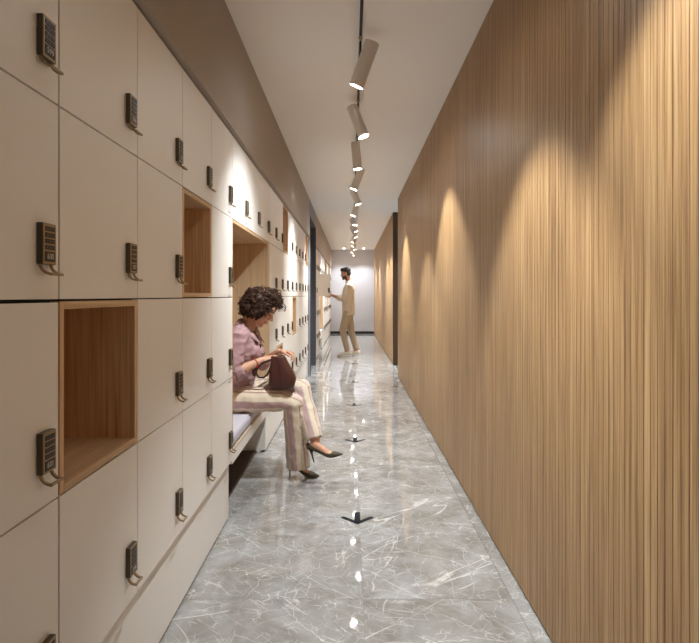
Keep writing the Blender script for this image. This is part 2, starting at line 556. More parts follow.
def text_mesh(s, size, mat):
    cu = bpy.data.curves.new('t', 'FONT')
    cu.body = s; cu.size = size; cu.align_x = 'CENTER'; cu.align_y = 'CENTER'; cu.extrude = 0.0002; cu.resolution_u = 2
    to = bpy.data.objects.new('t', cu); COL.objects.link(to)
    me = bpy.data.meshes.new_from_object(to.evaluated_get(bpy.context.evaluated_depsgraph_get()))
    bpy.data.objects.remove(to); bpy.data.curves.remove(cu)
    me.transform(Matrix(((0, 0, 1, 0), (1, 0, 0, 0), (0, 1, 0, 0), (0, 0, 0, 1))))
    me.name = 'number'
    me.materials.clear(); me.materials.append(mat)
    return me

mesh_cache = {}
def cached(key, fn):
    if key not in mesh_cache:
        mesh_cache[key] = fn()
    return mesh_cache[key]

def carcass_mesh(w, h, mat):
    b = MB(); t = 0.016; D = 0.46; e = 0.0006; x1 = -0.02
    b.box(-D, x1, e, t, e, h - e); b.box(-D, x1, w - t, w - e, e, h - e)
    b.box(-D, x1, t, w - t, e, t); b.box(-D, x1, t, w - t, h - t, h - e)
    b.box(-D, -D + 0.008, t, w - t, t, h - t)
    return b.mesh('carcass', mat)

def locker(y0, w, row, label, group, detail=2, number=None, gaps=(0.002, 0.002, 0.002, 0.002), open_ang=0.0):
    """row counted from the floor; gaps: near, far, bottom, top"""
    z0, h = ROWS[row], ROWS[row + 1] - ROWS[row]
    t = thing('locker', label, 'locker', (XD, y0, z0), group)
    cm = M['oakz'] if open_ang else M['carcass']
    link('carcass', cached(('c', round(w, 3), row, bool(open_ang)), lambda: carcass_mesh(w, h, cm)), t)
    g = gaps
    dm = cached(('d', round(w, 3), row, g), lambda: MB().box(-0.018, 0, g[0], w - g[1], g[2], h - g[3], c=0.0008).mesh('door', M['door']))
    d = link('door', dm, t)
    lz = 0.075 if row else 0.088
    loc = Vector((0.0003, w - 0.038 - LW, lz))
    lb = link('lock_body', LK['body'], t, loc)
    if open_ang:
        R = Matrix.Rotation(-open_ang, 4, 'Z')
        d.rotation_euler = (0, 0, -open_ang)
        lb.location = R @ loc
        lb.rotation_euler = (0, 0, -open_ang)
    link('pull_handle', LK['handle'], lb)
    if detail >= 2:
        link('face_plate', LK['plate'], lb)
        for rm in LK['rows']:
            link('key_row', rm, lb)
        link('number_plate', LK['disp'], lb)
        if number:
            tm = cached(('n', number), lambda: text_mesh(number, 0.0175, M['digit']))
            link('number', tm, lb, (LP + 0.0027, LW / 2, LH * 0.19))
    elif detail == 1:
        link('face_plate', LK['plate'], lb)
        link('keypad', LK['pad'], lb)
    return t

def cubby(y0, w, row, label, group='open oak lockers'):
    z0, h = ROWS[row], ROWS[row + 1] - ROWS[row]
    t = thing('open_locker', label, 'open locker', (XD, y0, z0), group)
    T = 0.018; D = 0.46; e = 0.003
    def p(name, mat, *a):
        key = ('q', name, a, round(w, 3), row)
        link(name, cached(key, lambda: MB().box(*a, c=0.0008).mesh(name, mat)), t)
    p('side_panel', M['oakz'], -D, 0, e, e + T, e, h - e)
    p('side_panel', M['oakz'], -D, 0, w - e - T, w - e, e, h - e)
    p('bottom_panel', M['oaky'], -D, 0.0, e + T, w - e - T, e, e + T)
    p('top_panel', M['oaky'], -D, 0.0, e + T, w - e - T, h - e - T, h - e)
    p('back_panel', M['oakz'], -D, -D + 0.01, e + T, w - e - T, e + T, h - e - T)
    return t

RN = ['bottom row', 'third row down', 'second row down', 'top row']
# --- bank between the camera and the bench niche
bnd = [-1.006, -0.561, -0.116, 0.329, 0.774, 1.219, 1.667, 2.114, 2.555, 2.996]
nums = {4: ['602', '601', '600', '599'], 5: ['598', None, '597', '596'], 6: ['595', '594', '593', '592'],
        7: ['591', '590', None, '589'], 8: ['588', '587', '586', '585']}
for c in range(len(bnd) - 1):
    w = bnd[c + 1] - bnd[c]
    for r in range(4):
        if (c, r) == (5, 1):
            cubby(bnd[c], w, r, 'large open oak-lined locker between lockers 597 and 598')
            continue
        if (c, r) == (7, 2):
            cubby(bnd[c], w, r, 'open oak-lined locker under locker 589, near the bench niche')
            continue
        g = [0.002] * 4
        if c == 4:
            g[1] = 0.0035
            if r == 1: g[3] = 0.0055
        if c == 5: g[0] = 0.0028
        n = nums.get(c, [None] * 4)[r]
        if n:
            lab = '%s white locker before the bench niche, %s, lock numbered %s' % (ORD[8 - c], RN[r], n)
        else:
            lab = '%s white locker before the bench niche, %s' % (ORD[8 - c], RN[r])
        locker(bnd[c], w, r, lab, 'white lockers before the bench niche', 2 if c >= 4 else 1, n, tuple(g))
# --- above the bench niche and past it
NY0, NY1 = 2.996, 4.36
for k in range(3):
    w = (NY1 - NY0) / 3
    locker(NY0 + k * w, w, 3, 'white locker over the oak bench niche, %s from locker 585' % ORD[k], 'white lockers over the bench niche', 1)
PW = (Y1 - NY1) / 9
for c in range(9):
    for r in range(4):
        y0 = NY1 + c * PW
        if (c, r) in ((2, 3), (8, 3), (4, 1), (1, 0)):
            lab = {(2, 3): 'open oak-lined locker in the top row, third past the bench niche',
                   (8, 3): 'open oak-lined locker in the top row beside the grey doorway',
                   (4, 1): 'open oak-lined locker, fifth past the bench niche, third row down',
                   (1, 0): 'open oak-lined locker in the bottom row behind the brown handbag'}[(c, r)]
            cubby(y0, PW, r, lab)
        else:
            locker(y0, PW, r, '%s white locker past the bench niche, %s' % (ORD[c], RN[r]), 'white lockers past the bench niche', 1)
# --- far bank past the doorway, up to the end wall
FN = 18
FW = (YEND - 0.02 - Y2) / FN
for c in range(FN):
    for r in range(4):
        y0 = Y2 + c * FW
        if c in (4, 5, 6) and r < 3:
            continue
        if (c, r) in ((9, 3), (15, 3), (12, 1)):
            lab = {(9, 3): 'open oak-lined locker, tenth past the grey doorway, top row', (15, 3): 'open oak-lined locker in the top row near the end wall',
                   (12, 1): 'open oak-lined locker, third row down, near the end wall'}[(c, r)]
            cubby(y0, FW, r, lab)
        elif (c, r) == (2, 2):
            locker(y0, FW, r, 'white locker with its door swung open, held by the standing person', 'white lockers past the grey doorway', 1, None, (0.0016,) * 4, math.radians(33))
        else:
            locker(y0, FW, r, '%s white locker past the grey doorway, %s' % (ORD[c], RN[r]), 'white lockers past the grey doorway', 0)

# plinths
def plinth(y0, y1, label):
    t = thing('locker_plinth', label, 'plinth', (0, y0, 0), 'plinths under the lockers')
    L = y1 - y0
    MB().box(XD - 0.045, XD - 0.02, 0, L, 0.014, ROWS[0] - 0.002, c=0.0008).obj('plinth_board', M['plinth'], t)
    MB().box(XD - 0.06, XD - 0.032, 0, L - 0.001, 0.0, 0.0135).obj('toe_strip', M['toe'], t)
    MB().box(XD - 0.45, XD - 0.046, L - 0.018, L, 0.0, ROWS[0] - 0.002).obj('end_panel', M['plinth'], t)
    MB().box(XD - 0.45, XD - 0.046, 0.0, 0.018, 0.0, ROWS[0] - 0.002).obj('end_panel', M['plinth'], t)
    return t
plinth(YBACK, NY0, 'white plinth board under the lockers before the bench niche')
plinth(NY1 - 0.07, Y1, 'white plinth board under the lockers past the bench niche')
plinth(Y2 + 0.002, Y2 + 4 * FW, 'white plinth board between the grey doorway and far niche')
plinth(Y2 + 7 * FW - 0.07, YEND - 0.02, 'white plinth board under the lockers by the end wall')
# end panels closing the banks at the doorway
struct(MB().box(XD - 0.46, XD, Y1 + 0.0003, Y1 + 0.019, 0.0, ROWS[-1]).obj('trim_1', M['plinth']))

def niche(y0, y1, label, clabel, blabel):
    t = thing('bench_niche', label, 'niche', (XD, y0, 0), 'oak bench niches')
    L = y1 - y0
    D = 0.46; z0, z1 = 0.30, ROWS[3] - 0.002
    MB().box(-D, 0, 0.001, 0.016, 0.376, z1, c=0.0008).obj('side_panel', M['oakn'], t)
    MB().box(-D, 0, L - 0.07, L - 0.001, 0.3205, z1, c=0.0008).obj('side_panel', M['oakn'], t)
    MB().box(-D, 0, 0.016, L - 0.07, z1 - 0.018, z1, c=0.0008).obj('top_panel', M['oaky'], t)
    MB().box(-D, -D + 0.012, 0.016, L - 0.07, 0.376, z1 - 0.018).obj('back_panel', M['oakn'], t)
    bt = thing('bench', blabel, 'bench', (XD, y0, 0), 'benches in the oak niches')
    MB().box(-0.018, 0, 0.001, L - 0.0712, 0.30, 0.366, c=0.0008).obj('fascia', M['door'], bt)
    MB().box(-D, 0.002, 0.001, L - 0.0712, 0.3665, 0.3755, c=0.0008).obj('seat_board', plain('seat_board_beige', (198, 182, 158), 0.5), bt)
    MB().box(-D, -0.018, 0.001, L - 0.0712, 0.30, 0.318).obj('underside', M['plinth'], bt)
    MB().box(-D + 0.0, -0.088, 0.0005, L - 0.0715, 0.0, 0.012).obj('brown_floor_sheet', M['brown'], bt)  # thin dark brown sheet covering the floor under the bench
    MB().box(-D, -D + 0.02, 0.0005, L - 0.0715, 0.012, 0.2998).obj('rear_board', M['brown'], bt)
    c = MB().box(-D + 0.014, -0.004, 0.018, L - 0.072, 0.376, 0.452, c=0.022).obj('seat_cushion', M['cush'], None, smooth=True, loc=(XD, y0, 0))
    tag(c, clabel, 'cushion', 'bench cushions')
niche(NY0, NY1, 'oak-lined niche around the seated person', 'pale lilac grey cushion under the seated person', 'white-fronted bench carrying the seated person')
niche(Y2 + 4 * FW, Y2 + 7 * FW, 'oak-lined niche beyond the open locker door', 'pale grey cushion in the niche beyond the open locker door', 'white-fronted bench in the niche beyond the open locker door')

# ------------------------------------------------------------------ track and spotlights
tr = MB().box(0.046, 0.062, YBACK + 0.05, YEND - 0.3, CEIL + 0.0005, CEIL + 0.014).obj('light_track', M['track'])
tag(tr, 'dark lighting track recessed in the ceiling slot', 'light track')
tubem = None
def spot_fixture(y, tilt, label, pitch=0.0, power=1.0):
    """tilt in radians about the corridor axis: positive leans the beam to the wood wall"""
    t = thing('track_spotlight', label, 'spotlight', (0.054, y, CEIL), 'track spotlights along the ceiling')
    global tubem
    if tubem is None:
        tubem = {}
        b = MB(); n = 28
        prof = [(0.0, 0.124), (0.038, 0.124), (0.041, 0.121), (0.041, -0.124), (0.038, -0.124), (0.0365, -0.115), (0.0, -0.115)]
        b.rings([[(max(r, 0.0005) * math.cos(2 * PI * i / n), max(r, 0.0005) * math.sin(2 * PI * i / n), z) for i in range(n)] for r, z in prof])
        tubem['tube'] = b.mesh('lamp_tube', M['lamp'])
        b = MB()
        b.rings([[(r * math.cos(2 * PI * i / n), r * math.sin(2 * PI * i / n), z) for i in range(n)] for r, z in ((0.036, -0.1148), (0.036, -0.1185))])
        tubem['lens'] = b.mesh('lens', M['lens'])
        b = MB().cyl((0, 0, 0.0), (0, 0, -0.012), 0.0125, n=14).cyl((0, 0, -0.012), (0, 0, -0.024), 0.009, n=14)
        tubem['joint'] = b.mesh('joint', M['joint'])
        b = MB().box(-0.004, 0.004, -0.007, 0.007, -0.13, -0.022, c=0.0008)
        tubem['stem'] = b.mesh('stem', M['track'])
    link('joint', tubem['joint'], t)
    link('stem', tubem['stem'], t)
    s = -1 if tilt > 0 else 1
    head = (s * 0.012 + 0.008, -0.049, -0.176)
    tu = link('lamp_tube', tubem['tube'], t, head)
    tu.rotation_euler = (pitch, -tilt, 0)
    link('lens', tubem['lens'], tu)
    for nm, size, blend, W in (('beam', 50, 0.8, BEAM_W), ('spill', 92 if tilt < -0.2 else 76, 1.0 if tilt < -0.2 else 0.5, SPILL_W), ('glow', 172, 0.6, GLOW_W)):
        l = bpy.data.lights.new('spot_' + nm, 'SPOT')
        l.spot_size = math.radians(size); l.spot_blend = blend; l.energy = W * power; l.color = WARM
        l.shadow_soft_size = 0.016
        lo = bpy.data.objects.new('spot_' + nm, l)
        COL.objects.link(lo)
        lo.parent = tu
        lo.location = (0, 0, -0.131)
    return t
TL_ = {'L': math.radians(-21), 'R': math.radians(21), 'S': math.radians(4)}
seq = 'RR' + 'LRSLRLSRRLLRLR'
for k, ch in enumerate(seq):
    y = 3.1 + (k - 2) * 1.0
    i = len(seq) - k
    side = {'L': 'leaning its beam to the lockers', 'R': 'leaning its beam to the wood wall', 'S': 'hanging straight'}[ch]
    spot_fixture(y, math.radians(11) if k == 1 else TL_[ch] if ch != 'S' else math.radians(5 if k == 4 else -4), 'taupe tube spotlight %s, %s from the end wall' % (side, ORD[i - 1]), math.radians({2: 11, 3: -5}.get(k, 0)), 0.66 if k == 0 else 0.85 if k in (2, 3) else 1.0 if k < 9 else 1.2)
# recessed downlights: two at the end wall, four unseen, added for the cross passage's cool light
def downlight(x, y, label, W, color, group):
    t = thing('downlight', label, 'downlight', (x, y, CEIL), group)
    n = 20
    b = MB()
    b.rings([[(r * math.cos(2 * PI * i / n), r * math.sin(2 * PI * i / n), z) for i in range(n)] for r, z in ((0.05, -0.0005), (0.05, -0.004), (0.04, -0.005), (0.036, -0.001))])
    b.obj('trim_ring', M['ceil'], t)
    MB().rings([[(r * math.cos(2 * PI * i / n), r * math.sin(2 * PI * i / n), z) for i in range(n)] for r, z in ((0.036, -0.0005), (0.036, -0.003))]).obj('lens', M['lens'], t)
    l = bpy.data.lights.new('downlight_spot', 'SPOT')
    l.spot_size = math.radians(110); l.spot_blend = 0.5; l.energy = W; l.color = color; l.shadow_soft_size = 0.03
    lo = bpy.data.objects.new('downlight_spot', l); COL.objects.link(lo); lo.parent = t; lo.location = (0, 0, -0.012)
COOL = (0.94, 0.97, 1.0)
downlight(-0.22, YEND - 0.6, 'small downlight by the end wall, on the locker side', 16, COOL, 'downlights at the end wall')
downlight(0.39, YEND - 0.6, 'small downlight by the end wall, on the wood side', 16, COOL, 'downlights at the end wall')
for x in (-1.65, -2.2, 1.5, 2.1):
    downlight(x, (Y1 + Y2) / 2, ('inner ' if abs(x) > 1.9 else 'outer ') + 'small downlight added out of sight in the side passage ' + ('behind the grey doorway' if x < 0 else 'behind the wood wall'), 15 if x < 0 else 24, COOL, 'added side passage downlights')

# ------------------------------------------------------------------ floor arrows
def arrow_mesh():
    b = MB(); t = 0.0008; hw = 0.016
    b.box(-hw, hw, 0.02, 0.166, 0.0002, t)
    for s in (-1, 1):
        # chevron wing from the apex at the origin
        L = 0.125
        d = Vector((s * 0.72, 0.69, 0)).normalized()
        n = Vector((-d.y, d.x, 0)) * (1 if s > 0 else -1)
        R = []
        pts = [Vector((0, 0, 0)), d * L, d * (L + 0.006) + n * 0.008, d * (L + 0.005) + n * 0.02, d * (L - 0.004) + n * 0.027, Vector((0, 0.038, 0))]
        R = [[(p.x, p.y, z) for p in pts] for z in (0.0002, t)]
        b.rings(R)
    return b.mesh('floor_arrow', M['arrow'])
am = arrow_mesh()
ay = [2.93, 4.56, 6.06, 7.69, 9.75]
for k, y in enumerate(ay):
    o = link('floor_arrow', am, None, (0.0345, y, 0))
    tag(o, 'black arrow sticker on the marble floor, %s from the standing person' % ORD[len(ay) - 1 - k], 'floor arrow', 'arrow stickers along the floor')

# ------------------------------------------------------------------ people
def remesh(mb, voxel, smooth_it=4, fac=0.5):
    """one continuous skin over all overlapping pieces"""
    me = bpy.data.meshes.new('tmp')
    me.from_pydata(mb.v, [], mb.f)
    bm = bmesh.new(); bm.from_mesh(me)
    bmesh.ops.recalc_face_normals(bm, faces=bm.faces)
    bm.to_mesh(me); bm.free()
    o = bpy.data.objects.new('tmp', me); COL.objects.link(o)
    r = o.modifiers.new('r', 'REMESH'); r.mode = 'VOXEL'; r.voxel_size = voxel
    if smooth_it:
        q = o.modifiers.new('s', 'SMOOTH'); q.factor = fac; q.iterations = smooth_it
    dg = bpy.context.evaluated_depsgraph_get()
    out = bpy.data.meshes.new_from_object(o.evaluated_get(dg))
    bpy.data.objects.remove(o); bpy.data.meshes.remove(me)
    out.polygons.foreach_set('use_smooth', [True] * len(out.polygons))
    return out

def wrinkle(me, amp, sx=(9, 9, 22), ridge=True, seed=0.0):
    nrm = [v.normal.copy() for v in me.vertices]
    for v, n in zip(me.vertices, nrm):
        p = Vector((v.co.x * sx[0] + seed, v.co.y * sx[1], v.co.z * sx[2]))
        a = noise.noise(p)
        if ridge:
            a = (0.5 - abs(a)) * 1.4 - 0.3
        a += 0.5 * noise.noise(p * 2.3)
        v.co += n * (amp * a)
    me.update()

def paint(me, fn):
    at = me.color_attributes.new('Col', 'FLOAT_COLOR', 'POINT')
    buf = []
    for v in me.vertices:
        buf += list(lin(fn(v.co, v.normal)))
    at.data.foreach_set('color', buf)

def attr_mat(name, rough=0.6, sss=0.0, bump=0.0, bscale=300, sheen=0.0, spec=0.4):
    m, nt, b = new_mat(name)
    a = nt.nodes.new('ShaderNodeAttribute'); a.attribute_name = 'Col'
    nt.links.new(a.outputs['Color'], b.inputs['Base Color'])
    b.inputs['Roughness'].default_value = rough
    b.inputs['Specular IOR Level'].default_value = spec
    b.inputs['Sheen Weight'].default_value = sheen
    if sss:
        b.inputs['Subsurface Weight'].default_value = sss
        b.inputs['Subsurface Radius'].default_value = (0.01, 0.004, 0.002)
    if bump:
        tc = nt.nodes.new('ShaderNodeTexCoord')
        n = nt.nodes.new('ShaderNodeTexNoise'); n.inputs['Scale'].default_value = bscale; n.inputs['Detail'].default_value = 3
        nt.links.new(tc.outputs['Object'], n.inputs['Vector'])
        bp = nt.nodes.new('ShaderNodeBump'); bp.inputs['Strength'].default_value = bump; bp.inputs['Distance'].default_value = 0.003
        nt.links.new(n.outputs['Fac'], bp.inputs['Height']); nt.links.new(bp.outputs['Normal'], b.inputs['Normal'])
    return m

M['skin'] = attr_mat('skin', 0.5, 0.08)
M['cloth'] = attr_mat('striped_cloth', 0.85, 0, 0.25, 160, 0.2)
M['pink'] = plain('dusty_pink_linen', (172, 138, 141), 0.85, bump=0.35, bscale=180, var=0.06)
M['hairw'] = plain('dark_brown_hair', (62, 40, 27), 0.58, spec=0.3, bump=0.5, bscale=260, var=0.35)
M['hairm'] = plain('black_brown_hair', (44, 36, 32), 0.5, bump=0.4, bscale=260, var=0.2)
M['suede'] = plain('olive_suede', (70, 60, 38), 0.75, bump=0.2, bscale=500)
M['heel'] = plain('heel_dark', (38, 32, 24), 0.5)
M['leather'] = plain('brown_leather', (74, 40, 34), 0.38, bump=0.35, bscale=60, var=0.15)
M['strap'] = plain('strap_black', (30, 22, 22), 0.45)
M['redtag'] = plain('red_tag', (200, 40, 34), 0.5)
M['gold'] = plain('gold_chain', (214, 190, 140), 0.35, metal=0.7)
M['linen'] = plain('beige_linen', (206, 190, 168), 0.85, bump=0.3, bscale=160, var=0.05)
M['chino'] = plain('beige_cotton', (176, 156, 130), 0.85, bump=0.25, bscale=160, var=0.05)
M['sneaker'] = plain('cream_sneaker', (214, 205, 188), 0.6)
M['sole'] = plain('sneaker_sole', (226, 222, 214), 0.6)
M['button'] = plain('shirt_button', (228, 214, 208), 0.4)

def head_parts(b, H, fem=True):
    """H: matrix from head space (x forward, y left, z up) to the world"""
    R3 = H.to_3x3()
    def e(c, r, R=None):
        b.ell(H @ Vector(c), r, R3 if R is None else R3 @ R)
    def t(pts, rad):
        b.tube([H @ Vector(p) for p in pts], rad, n=10, ref=R3 @ Vector((0, 1, 0)))
    e((-0.012, 0, 0.040), (0.096, 0.074, 0.086))
    e((0.020, 0, -0.015), (0.070, 0.064, 0.080))
    e((0.040, 0, -0.052), (0.046, 0.046, 0.050))
    e((0.066, 0, -0.096), (0.021, 0.024, 0.019))
    for s in (-1, 1):
        t([(0.0, s * 0.056, -0.045), (0.03, s * 0.046, -0.082), (0.062, s * 0.016, -0.100)], [0.016, 0.016, 0.014])
        e((0.056, s * 0.036, -0.028), (0.028, 0.026, 0.026))
        e((0.074, s * 0.030, 0.024), (0.013, 0.024, 0.008))
        e((0.068, s * 0.031, 0.006), (0.016, 0.017, 0.0115))
        e((-0.012, s * 0.076, -0.004), (0.018, 0.008, 0.031), Matrix.Rotation(s * 0.35, 3, 'Z'))
        e((0.095, s * 0.0115, -0.028), (0.010, 0.008, 0.008))
    e((0.070, 0, 0.045), (0.022, 0.050, 0.030))
    t([(0.078, 0, 0.016), (0.094, 0, -0.008), (0.1065, 0, -0.024)], [0.0085, 0.0095, 0.0105])
    e((0.0845, 0, -0.0555), (0.0135, 0.022, 0.0062))
    e((0.0820, 0, -0.0665), (0.0135, 0.020, 0.0070))

def skin_color(H, base, lip, brow, beard=None):
    Hi = H.inverted()
    def f(co, n):
        p = Hi @ co
        if -0.13 < p.z < 0.13 and abs(p.y) < 0.1 and -0.12 < p.x < 0.13:
            if p.x > 0.078 and abs(p.y) < 0.023 and -0.075 < p.z < -0.049:
                return lip
            if p.x > 0.055 and 0.012 < abs(p.y) < 0.05 and 0.024 < p.z < 0.0325:
                return brow
            if p.x > 0.062 and 0.016 < abs(p.y) < 0.046 and -0.004 < p.z < 0.0035:
                return (40, 26, 22)
            if beard and p.z < -0.035 and p.x > -0.01 and not (p.x > 0.08 and p.z > -0.045):
                return beard
        return base
    return f

def hand(b, wrist, d, nrm, side, curl, thumb_out=0.7, scale=1.0):
    """wrist position, finger direction d, back-of-hand normal nrm, side = +1 when the thumb lies along d x nrm"""
    w = Vector(wrist); d = Vector(d).normalized(); n = Vector(nrm); n = (n - d * n.dot(d)).normalized()
    s = d.cross(n).normalized() * side
    k = scale
    # palm
    b.tube([w, w + d * 0.03 * k, w + d * 0.062 * k, w + d * 0.085 * k],
           [(0.021 * k, 0.016 * k), (0.031 * k, 0.0145 * k), (0.037 * k, 0.0135 * k), (0.036 * k, 0.0115 * k)], n=12, ref=n)
    lens = (0.068, 0.077, 0.072, 0.056)
    for i in range(4):
        off = (1.5 - i) * 0.0195 * k
        base = w + d * (0.082 - 0.004 * abs(i - 1.2)) * k + s * off
        a = 0.0
        p = base - d * 0.012 * k
        pts = [p, base]
        dirv = d + s * (1.5 - i) * 0.07
        dirv.normalize()
        seg = lens[i] * k
        cur = base
        for fr, ca in ((0.44, curl), (0.32, curl * 1.15), (0.24, curl * 0.8)):
            a += ca
            vec = dirv * math.cos(a) - n * math.sin(a)
            cur = cur + vec * seg * fr
            pts.append(cur)
        b.tube(pts, [0.0082 * k, 0.0084 * k, 0.0078 * k, 0.0071 * k, 0.0058 * k], n=8, ref=s)
    tb = w + d * 0.026 * k + s * 0.022 * k
    t1 = tb + (d * 0.7 + s * thumb_out - n * 0.35).normalized() * 0.034 * k
    t2 = t1 + (d * 0.95 + s * 0.25 - n * 0.4).normalized() * 0.030 * k
    t3 = t2 + (d * 1.0 - n * 0.35).normalized() * 0.022 * k
    b.tube([tb, t1, t2, t3], [0.014 * k, 0.0105 * k, 0.0092 * k, 0.007 * k], n=8, ref=n)

def seg_info(p, chain):
    """distance, position along, axis point and direction of the nearest segment of a chain"""
    best = None
    acc = 0.0
    for a, c in zip(chain[:-1], chain[1:]):
        ab = c - a
        t = max(0, min(1, (p - a).dot(ab) / ab.length_squared))
        q = a + ab * t
        dd = (p - q).length
        if best is None or dd < best[0]:
            best = (dd, acc + t * ab.length, q, ab.normalized())
        acc += ab.length
    return best

def pump(parent, Mx):
    """high-heeled pointed shoe: x forward from the back of the heel, z up from the ground"""
    b = MB()
    #        x      zsole  half width  zrim
    sec = [(-0.002, 0.086, 0.012, 0.128), (0.008, 0.082, 0.025, 0.132), (0.030, 0.076, 0.029, 0.120), (0.060, 0.058, 0.028, 0.096),
           (0.090, 0.034, 0.030, 0.072), (0.118, 0.014, 0.036, 0.050), (0.140, 0.006, 0.039, 0.040), (0.160, 0.004, 0.036, 0.040),
           (0.180, 0.004, 0.027, 0.031), (0.200, 0.005, 0.015, 0.021), (0.216, 0.007, 0.004, 0.013)]
    R = []
    n = 14
    for x, zs, hw, zr in sec:
        ring = []
        for i in range(n):
            th = 2 * PI * i / n
            cy, sz = math.cos(th), math.sin(th)
            zc, hz = (zs + zr) / 2, (zr - zs) / 2
            ring.append((x, hw * math.copysign(abs(cy) ** 0.7, cy), zc + hz * math.copysign(abs(sz) ** 0.8, sz)))
        R.append(ring)
    b.rings(R)
    b.xf(Mx)
    sh = b.obj('shoe', M['suede'], parent, smooth=True)
    h = MB()
    h.rings([[(cx + r * 0.9 * math.cos(2 * PI * i / 10), r * math.sin(2 * PI * i / 10), z) for i in range(10)]
             for cx, r, z in ((0.018, 0.0045, 0.0), (0.017, 0.005, 0.03), (0.018, 0.008, 0.06), (0.022, 0.019, 0.086))])
    h.xf(Mx)
    h.obj('stiletto_heel', M['heel'], sh, smooth=True)
    return sh

def curls(b, surf_pts, n, r=0.010, tube=0.0032, seed=1):
    rnd = random.Random(seed)
    for _ in range(n):
        p, nn = rnd.choice(surf_pts)
        ax = Vector((rnd.uniform(-1, 1), rnd.uniform(-1, 1), rnd.uniform(-1.6, 0.2)))
        ax = (ax - nn * ax.dot(nn) * 0.8).normalized()
        u = ax.cross(nn).normalized(); w = ax.cross(u)
        turns = rnd.uniform(0.8, 1.7); L = rnd.uniform(0.015, 0.04); rr = r * rnd.uniform(0.6, 1.2)
        ph = rnd.uniform(0, 6.28)
        m = 9
        pts = [p + ax * (L * k / (m - 1)) + (u * math.cos(ph + turns * 6.28 * k / (m - 1)) + w * math.sin(ph + turns * 6.28 * k / (m - 1))) * rr for k in range(m)]
        b.tube(pts, [tube * (1 - 0.6 * abs(2 * k / (m - 1) - 1) ** 3) for k in range(m)], n=5, ref=(0.1, 0.2, 1), rnd=False)

